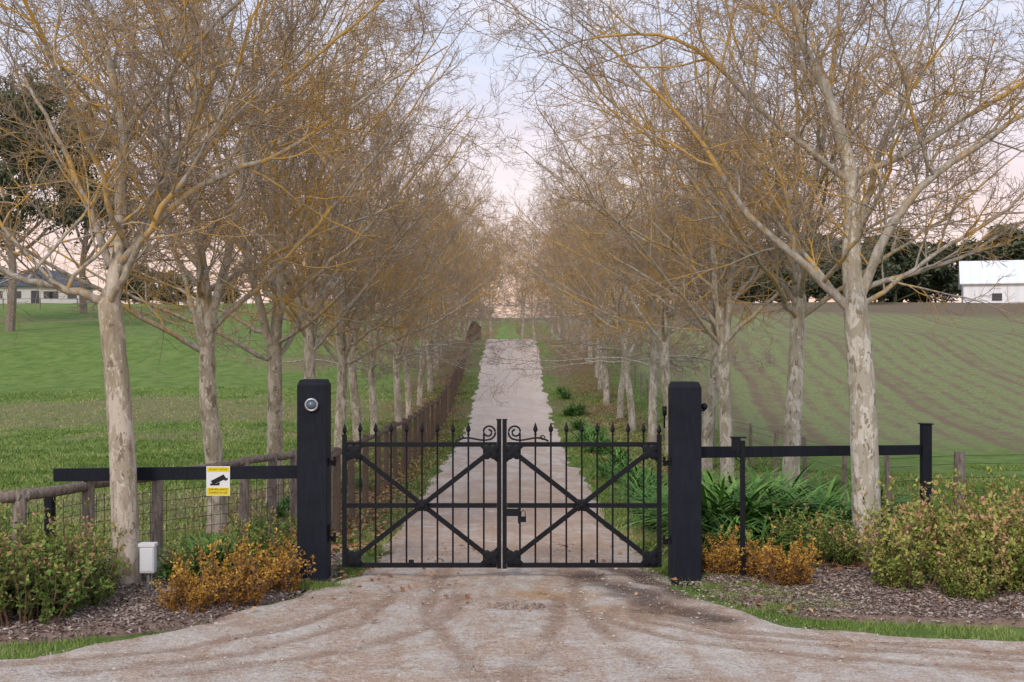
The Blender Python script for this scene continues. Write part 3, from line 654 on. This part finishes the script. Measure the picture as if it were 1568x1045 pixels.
bag=Bag(); bag.beam((U(459)-.001,GY0,1.40),(-5.85,15.0,1.36),.05,.165); bag.box((-5.95,14.93,-.1),(-5.85,15.07,1.2))
o=obj('black_rail_fence',bag.mesh('rail',[m_post],False)); bevel(o,.006)
bag=Bag(); bag.beam((U(1071)+.001,15.05,1.645),(6.13,17.6,1.44),.05,.145)
bag.box((6.131,17.53,-.15),(6.27,17.67,1.82)); bag.box((6.11,17.51,1.821),(6.29,17.69,1.84))
o=obj('black_rail_fence',bag.mesh('rail',[m_post],False)); bevel(o,.006)
bag=Bag(); bag.box((U(1133.5),14.96,-.05),(U(1140.5),15.02,1.8)); bag.box((U(1120),14.94,Wz(690)),(U(1133),15.0,Wz(670))); bag.box((U(1118),14.93,Wz(670)+.001),(U(1142),15.03,Wz(668)))
bag.tube([(U(1126),14.97,Wz(690)),(U(1127),14.97,Wz(702)),(U(1134),14.97,Wz(706))],.008,6)
o=obj('keypad_post',bag.mesh('keypad_post',[m_black],False)); bevel(o,.004)

# surveillance sign
m_white,nt,b=newmat('sign_white',.45,.3); b.inputs['Base Color'].default_value=(.78,.78,.76,1)
m_yel,nt,b=newmat('sign_yellow',.45,.3); b.inputs['Base Color'].default_value=(.80,.62,.03,1)
m_ink,nt,b=newmat('sign_black',.5,.3); b.inputs['Base Color'].default_value=(.015,.015,.015,1)
sg=empty('surveillance_sign',(U(335),GY0-.04,Wz(735.5)))
bag=Bag(); bag.box((-.15,-.003,-.188),(.15,.003,.188)); obj('plate',bag.mesh('plate',[m_white],False),(0,0,0),sg)
bag=Bag(); bag.box((-.14,-.0055,.118),(.14,-.0032,.178)); bag.box((-.14,-.0055,-.178),(.14,-.0032,-.085)); obj('yellow_panels',bag.mesh('y',[m_yel],False),(0,0,0),sg)
bag=Bag()
def poly(pts,y=-.0058):
    n=len(pts); bag.add([(x,y,z) for x,z in pts]+[(sum(p[0] for p in pts)/n,y,sum(p[1] for p in pts)/n)],None,[(i,(i+1)%n,n) for i in range(n)])
poly([(-.095,.0),(.07,.085),(.105,.03),(-.065,-.045)],-.006); poly([(.075,.02),(.12,.045),(.125,.02),(.09,.0)],-.0065)
poly([(-.02,-.03),(.02,-.012),(.02,-.045),(-.0,-.045)],-.0068); poly([(-.1,-.03),(.01,-.035),(.01,-.055),(-.1,-.055)],-.007)
obj('camera_symbol',bag.mesh('cam',[m_ink],False),(0,0,0),sg)
for txt,z,sz in(('SECURITY NOTICE',.138,.028),('SURVEILLANCE',-.118,.036),('CAMERAS IN USE',-.158,.031)):
    c=bpy.data.curves.new('sign_text','FONT'); c.body=txt; c.size=sz; c.align_x='CENTER'; c.extrude=.0004; c.materials.append(m_ink)
    o=bpy.data.objects.new('lettering',c); COL.objects.link(o); o.location=(0,-.0065,z); o.rotation_euler=(rad(90),0,0); o.parent=sg
# utility box
m_util,nt,b=newmat('white_plastic',.5,.3); b.inputs['Base Color'].default_value=(.72,.72,.72,1)
ub=empty('utility_box',(-4.38,14.15,0))
bag=Bag(); bag.box((-.09,-.07,.28),(.09,.05,.62)); o=obj('housing',bag.mesh('h',[m_util],False),(0,0,0),ub); bevel(o,.02,3)
bag=Bag(); bag.box((-.1,-.08,.60),(.1,.06,.64)); bag.box((-.075,-.076,.31),(.075,-.071,.58)); o=obj('lid',bag.mesh('l',[m_util],False),(0,0,0),ub); bevel(o,.008)
bag=Bag(); bag.tube([(0,0,-.05),(0,0,.28)],.025,10); bag.tube([(.04,0,-.05),(.04,0,.28)],.012,8); obj('conduit',bag.mesh('c',[m_galv]),(0,0,0),ub)

# ------------------------------------------------------------ timber fences
def post(bag,x,y,h,r=.07,rng=None,lean=.02):
    z=float(H(x,y)); a,b_=rng.normal(0,lean,2)
    bag.tube([(x,y,z-.2),(x+a*.5,y+b_*.5,z+h*.5),(x+a,y+b_,z+h-.015),(x+a,y+b_,z+h)],np.array([r,r*.97,r*.93,r*.8]),10)
    return (x+a,y+b_,z+h)
def wires(bag,a,b_,zs,r=.0022):
    for z in zs: bag.tube([(a[0],a[1],a[2]+z),(b_[0],b_[1],b_[2]+z)],r,3,cap=False)
def mesh_panel(bag,a,b_,h0,h1,dx=.13,dz=.14,r=.0045):
    a=np.array(a);b_=np.array(b_); L=np.linalg.norm(b_-a); n=int(L/dx); t=np.linspace(0,1,n)[:,None]
    q=a+(b_-a)*t; P=np.stack([q+[0,0,h0],q+[0,0,h1]],1); tubes(bag,P,np.full(P.shape[:2],r),3)
    zs=np.arange(h0,h1+.01,dz); P=np.stack([np.stack([a+[0,0,z],b_+[0,0,z]]) for z in zs]); tubes(bag,P,np.full(P.shape[:2],r),3)
rng=np.random.RandomState(55)
line=[(-8.6,11.6),(-7.1,12.9),(-5.85,13.95),(-5.45,15.1),(-4.95,16.35),(-4.0,17.5),(-3.75,18.3),(-3.5,18.9),(-2.95,19.6)]
bag=Bag(); wb=Bag(); tops=[]
for i,(x,y) in enumerate(line): tops.append(post(bag,x,y,1.3+(.1 if i>4 else 0),.085 if i<5 else .075,rng,.02))
for i,(a,c_) in enumerate(zip(tops[:-1],tops[1:])):
    q0=np.array(a)-[0,0,.07]; q1=np.array(c_)-[0,0,.07]
    m_=(q0+q1)/2+rng.normal(0,.015,3)
    bag.tube(catmull([q0+(q0-q1)*.06+[0,0,.02],m_,q1+(q1-q0)*.06],6),.07 if i<4 else .055,9)
    ga=(a[0],a[1],float(H(a[0],a[1])));gb=(c_[0],c_[1],float(H(c_[0],c_[1])))
    mesh_panel(wb,ga,gb,.03,1.1)
f=empty('timber_wire_fence'); obj('posts_and_rails',bag.mesh('f',[m_wood]),(0,0,0),f); obj('wire_mesh',wb.mesh('w',[m_wire]),(0,0,0),f)
bag=Bag(); wb=Bag(); prev=None
for i,y in enumerate(np.arange(17.3,105,1.9)):
    x=-2.85+rng.normal(0,.02); t_=post(bag,x,y,1.42,.062,rng,.03)
    if prev is not None:
        bag.tube([np.array(prev)-[0,0,.1],np.array(t_)-[0,0,.1]],.045,7)
        if y<60:
            ga=(prev[0],prev[1],prev[2]-1.42);gb=(t_[0],t_[1],t_[2]-1.42); wires(wb,ga,gb,[.2,.4,.6,.8,1.0,1.15],.003)
    prev=t_
f=empty('timber_wire_fence'); obj('posts_and_rails',bag.mesh('f',[m_wood2]),(0,0,0),f); obj('wires',wb.mesh('w',[m_wire]),(0,0,0),f)
bag=Bag(); wb=Bag(); prev=None
pts=[(26,24.5),(19,23),(13.5,22),(8.0,21),(6.5,20.2)]+[(6.5,y) for y in np.arange(23,100,3)]
for i,(x,y) in enumerate(pts):
    t_=post(bag,x,y,1.22,.1 if i==3 else .05,rng,.03)
    if prev is not None and y<80:
        ga=(prev[0],prev[1],prev[2]-1.22);gb=(t_[0],t_[1],t_[2]-1.22); wires(wb,ga,gb,[.25,.5,.75,1.0,1.15],.004)
    prev=t_
f=empty('post_and_wire_fence'); obj('posts',bag.mesh('f',[m_wood]),(0,0,0),f); obj('wires',wb.mesh('w',[m_wire]),(0,0,0),f)
for x0,x1,y0,y1,sp in [(-95,-30,128,124,4)]:
    bag=Bag(); n=int((x1-x0)/sp); prev=None
    for i in range(n+1):
        x=x0+(x1-x0)*i/n;y=y0+(y1-y0)*i/n; t_=post(bag,x,y,1.2,.07,rng,.04)
        if prev is not None:
            for dz in(.1,.6): bag.beam(np.array(prev)-[0,0,dz],np.array(t_)-[0,0,dz],.03,.05)
        prev=t_
    obj('paddock_fence',bag.mesh('pf',[m_wood]))

# ------------------------------------------------------------ buildings far off
m_wall,nt,b=newmat('painted_wall',.8,.2); P=geo(nt); nt.links.new(mx(nt,noise(nt,P,.8,4,.6),(.50,.48,.45),(.62,.60,.57)),b.inputs['Base Color'])
m_roof,nt,b=newmat('steel_roof',.5,.3); P=objc(nt); X,Y,Z=sepx(nt,P); nt.links.new(mx(nt,sm(nt,mt(nt,'SINE',mt(nt,'MULTIPLY',X,12)),-1,1),(.045,.055,.075),(.075,.088,.11)),b.inputs['Base Color'])
m_shed,nt,b=newmat('white_shed_sheeting',.6,.3); P=objc(nt); X,Y,Z=sepx(nt,P); nt.links.new(mx(nt,sm(nt,mt(nt,'SINE',mt(nt,'MULTIPLY',X,5)),-1,1),(.80,.81,.82),(.88,.88,.88)),b.inputs['Base Color'])
m_glass,nt,b=newmat('window_glass',.1,.6); b.inputs['Base Color'].default_value=(.04,.05,.06,1)
m_red,nt,b=newmat('red_door',.5,.3); b.inputs['Base Color'].default_value=(.45,.04,.03,1)
m_dkd,nt,b=newmat('dark_door',.5,.3); b.inputs['Base Color'].default_value=(.06,.06,.07,1)
def building(name,x,y,w,d,h,rh,wall,roof,rz,hip,door,nwin,dw=.6):
    z=float(H(x,y))-.3; e=empty(name,(x,y,z)); e.rotation_euler=(0,0,rz)
    B=Bag(); B.box((-w/2,-d/2,0),(w/2,d/2,h))
    if not hip:
        for sx in(-1,1): B.add([(sx*w/2,-d/2,h),(sx*w/2,d/2,h),(sx*w/2,0,h+rh-.05)],None,[(0,1,2)])
    obj('walls',B.mesh('walls',[wall],False),(0,0,0),e)
    B=Bag(); o=.5; hx=w/2+o; hd=d/2+o; r=hx-(hd if hip else 0)
    V=[(-hx,-hd,h-.1),(hx,-hd,h-.1),(hx,hd,h-.1),(-hx,hd,h-.1),(-r,0,h+rh),(r,0,h+rh)]
    V+=[(a,b_,c_+.15) for a,b_,c_ in V]
    F3=[(1,2,5),(3,0,4),(7,8,11),(9,6,10)] if hip else []
    B.add(V,[(0,1,5,4),(2,3,4,5),(6,7,11,10),(8,9,10,11),(0,1,7,6),(2,3,9,8)]+([(1,2,8,7),(3,0,6,9)] if hip else [(1,5,11,7),(5,2,8,11),(0,4,10,6),(4,3,9,10)]),F3)
    obj('roof',B.mesh('roof',[roof],False),(0,0,0),e)
    B=Bag()
    for i in range(nwin):
        cx=-w/2+(i+.5)*w/nwin
        if abs(cx)<1.2: cx+=2
        B.box((cx-.7,-d/2-.06,1.0),(cx+.7,-d/2-.01,2.1))
    if nwin: obj('windows',B.mesh('win',[m_glass],False),(0,0,0),e)
    B=Bag(); B.box((-dw,-d/2-.08,0),(dw,-d/2-.01,2.2)); obj('door',B.mesh('door',[door],False),(0,0,0),e)
building('farm_house',-76,190,14,9,2.9,2.6,m_wall,m_roof,.15,True,m_dkd,5)
building('white_shed',84,180,28,18,3.6,3.8,m_shed,m_shed,-.35,False,m_red,3)

# ------------------------------------------------------------ evergreen background trees
m_euc=leafmat('eucalyptus_leaf',[(0,(.03,.042,.022)),(.5,(.08,.098,.05)),(1,(.19,.19,.105))])
def euc(name,seed,h,r,nbr=16,leafs=.16,per=26,t0=.35):
    rng=np.random.RandomState(seed); bag=Bag()
    tk=catmull([(0,0,-.3),(.2,.1,h*.25),(-.2,.3,h*.55),(.3,.1,h*.85)],12); tR=np.linspace(h*.022,h*.006,12)
    bag.tube(tk,tR,8,cv=.9)
    P,R,L=spawn(tk[None],tR[None],np.array([h]),nbr,t0,1,rad(25),rad(60) if t0>.2 else rad(85),.5*r/4.5,rng,.2,7,.12,.08,.03)
    P2,R2,L2=spawn(P,R,L,7,.35,1,rad(25),rad(60),.45,rng,.06,5,.15,.06,.02)
    tubes(bag,P,R,5,cv=.6);tubes(bag,P2,R2,4,cv=.5)
    P3,R3,L3=spawn(P2,R2,L2,5,.3,1,rad(25),rad(70),.5,rng,.02,3,.2,.02,.01)
    tubes(bag,P3,R3,3,cv=.3); ns=sum(len(f) for f in bag.F4)
    C=P3[:,-1]; C=(C[:,None]+rng.normal(0,.38*r/4.5,(len(C),per,3))*np.array([1,1,.7])).reshape(-1,3); n=len(C)
    D=nrm(rng.normal(0,1,(n,3))+[0,0,-.4]); s=nrm(np.cross(D,rng.normal(0,1,(n,3)))); sz=leafs*rng.uniform(.7,1.8,n)[:,None]
    V=np.stack([C,C+D*sz+s*sz*.35,C+D*sz*2,C+D*sz-s*sz*.35],1)
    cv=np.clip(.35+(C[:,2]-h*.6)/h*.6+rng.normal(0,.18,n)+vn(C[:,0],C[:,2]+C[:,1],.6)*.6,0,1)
    bag.add(V,np.arange(n*4).reshape(-1,4),cv=np.repeat(cv,4))
    me=bag.mesh(name,[m_euc,m_wood],False); mi=np.zeros(len(me.polygons),dtype=np.int32); mi[:ns]=1; me.polygons.foreach_set('material_index',mi)
    return me
E=[euc('euc%d'%i,900+i,17,4.6) for i in range(3)]
def pe(name,i,x,y,s,rz): obj(name,E[i],(x,y,float(H(x,y))-.2),None,rz,s)
pe('eucalyptus_tree',0,-38.5,90,1.1,0); pe('eucalyptus_tree',1,-46,100,1.15,2); pe('eucalyptus_tree',2,-43,118,1.1,4)
rng=np.random.RandomState(66)
def getarr(me):
    n=len(me.vertices); V=np.empty(n*3,np.float32); me.vertices.foreach_get('co',V)
    A=np.empty(n,np.float32); me.attributes['cv'].data.foreach_get('value',A)
    ls=np.empty(len(me.polygons),np.int32); me.polygons.foreach_get('loop_start',ls); lt=np.empty(len(me.polygons),np.int32); me.polygons.foreach_get('loop_total',lt)
    vi=np.empty(len(me.loops),np.int32); me.loops.foreach_get('vertex_index',vi)
    q=ls[lt==4]; return V.reshape(-1,3),A,vi[q[:,None]+np.arange(4)[None]]
LB=[getarr(euc('b%d'%i,950+i,11,5,18,.34,8,.06)) for i in range(3)]
bag=Bag()
spots=[]
for i in range(44): spots.append((rng.uniform(28,160),rng.uniform(205,250),rng.uniform(.8,1.3)))
for i in range(22): spots.append((rng.uniform(-160,-20),rng.uniform(215,260),rng.uniform(.45,.75)))
for i in range(10): spots.append((rng.uniform(26,62),rng.uniform(150,195),rng.uniform(.4,.7)))
for x,y,s in spots:
    V,A,F=LB[rng.randint(3)]; a=rng.uniform(0,6.28); c_,s_=math.cos(a),math.sin(a)
    W=V@np.array([[c_,s_,0],[-s_,c_,0],[0,0,1]])*s*np.array([1.35,1.35,1])+np.array([x,y,float(H(x,y))-.3]); bag.add(W,F,cv=A)
obj('distant_trees',bag.mesh('distant_trees',[m_euc],False))

# ------------------------------------------------------------ sky and light
w=bpy.data.worlds.new('World'); scene.world=w; w.use_nodes=True; nt=w.node_tree
bg=nt.nodes['Background']
sky=nd(nt,'ShaderNodeTexSky',sky_type='NISHITA'); sky.sun_disc=False; sky.sun_elevation=rad(38); sky.sun_rotation=rad(200)
g_=nd(nt,'ShaderNodeTexCoord').outputs['Generated']; X,Y,Z=sepx(nt,g_)
az=nd(nt,'ShaderNodeMapRange',{0:Z,1:0.0,2:.5}).outputs[0]
cl=ramp(nt,az,[(0,(1.0,.60,.43)),(.12,(.96,.67,.57)),(.28,(.86,.72,.74)),(.46,(.67,.71,.86)),(1,(.55,.66,.92))])
cn=noise(nt,scl(nt,g_,(1.2,1.2,4.5)),2.6,5,.62,.5)
cl=mx(nt,mt(nt,'MULTIPLY',sm(nt,cn,.44,.70),.65),cl,(.93,.84,.85))
cl=mx(nt,1,cl,(10,10,10),'MULTIPLY')
out=mx(nt,.88,sky.outputs[0],cl)
nt.links.new(out,bg.inputs[0]); bg.inputs[1].default_value=.12
ld=bpy.data.lights.new('sun','SUN'); ld.energy=1.9; ld.angle=rad(14); ld.color=(1,.92,.82)
lo=bpy.data.objects.new('sun',ld); COL.objects.link(lo)
el=rad(38); azm=rad(200)
dirv=Vector((math.sin(azm)*math.cos(el),math.cos(azm)*math.cos(el),math.sin(el)))
lo.rotation_euler=dirv.to_track_quat('Z','Y').to_euler(); lo.location=(-5,-10,20)

cd=bpy.data.cameras.new('camera'); cam=bpy.data.objects.new('camera',cd); COL.objects.link(cam)
cam.location=(0,0,CAMZ); cam.rotation_euler=(rad(90),0,0); cd.lens=41.3; cd.sensor_width=36; cd.clip_end=3000; cd.clip_start=.1
scene.camera=cam
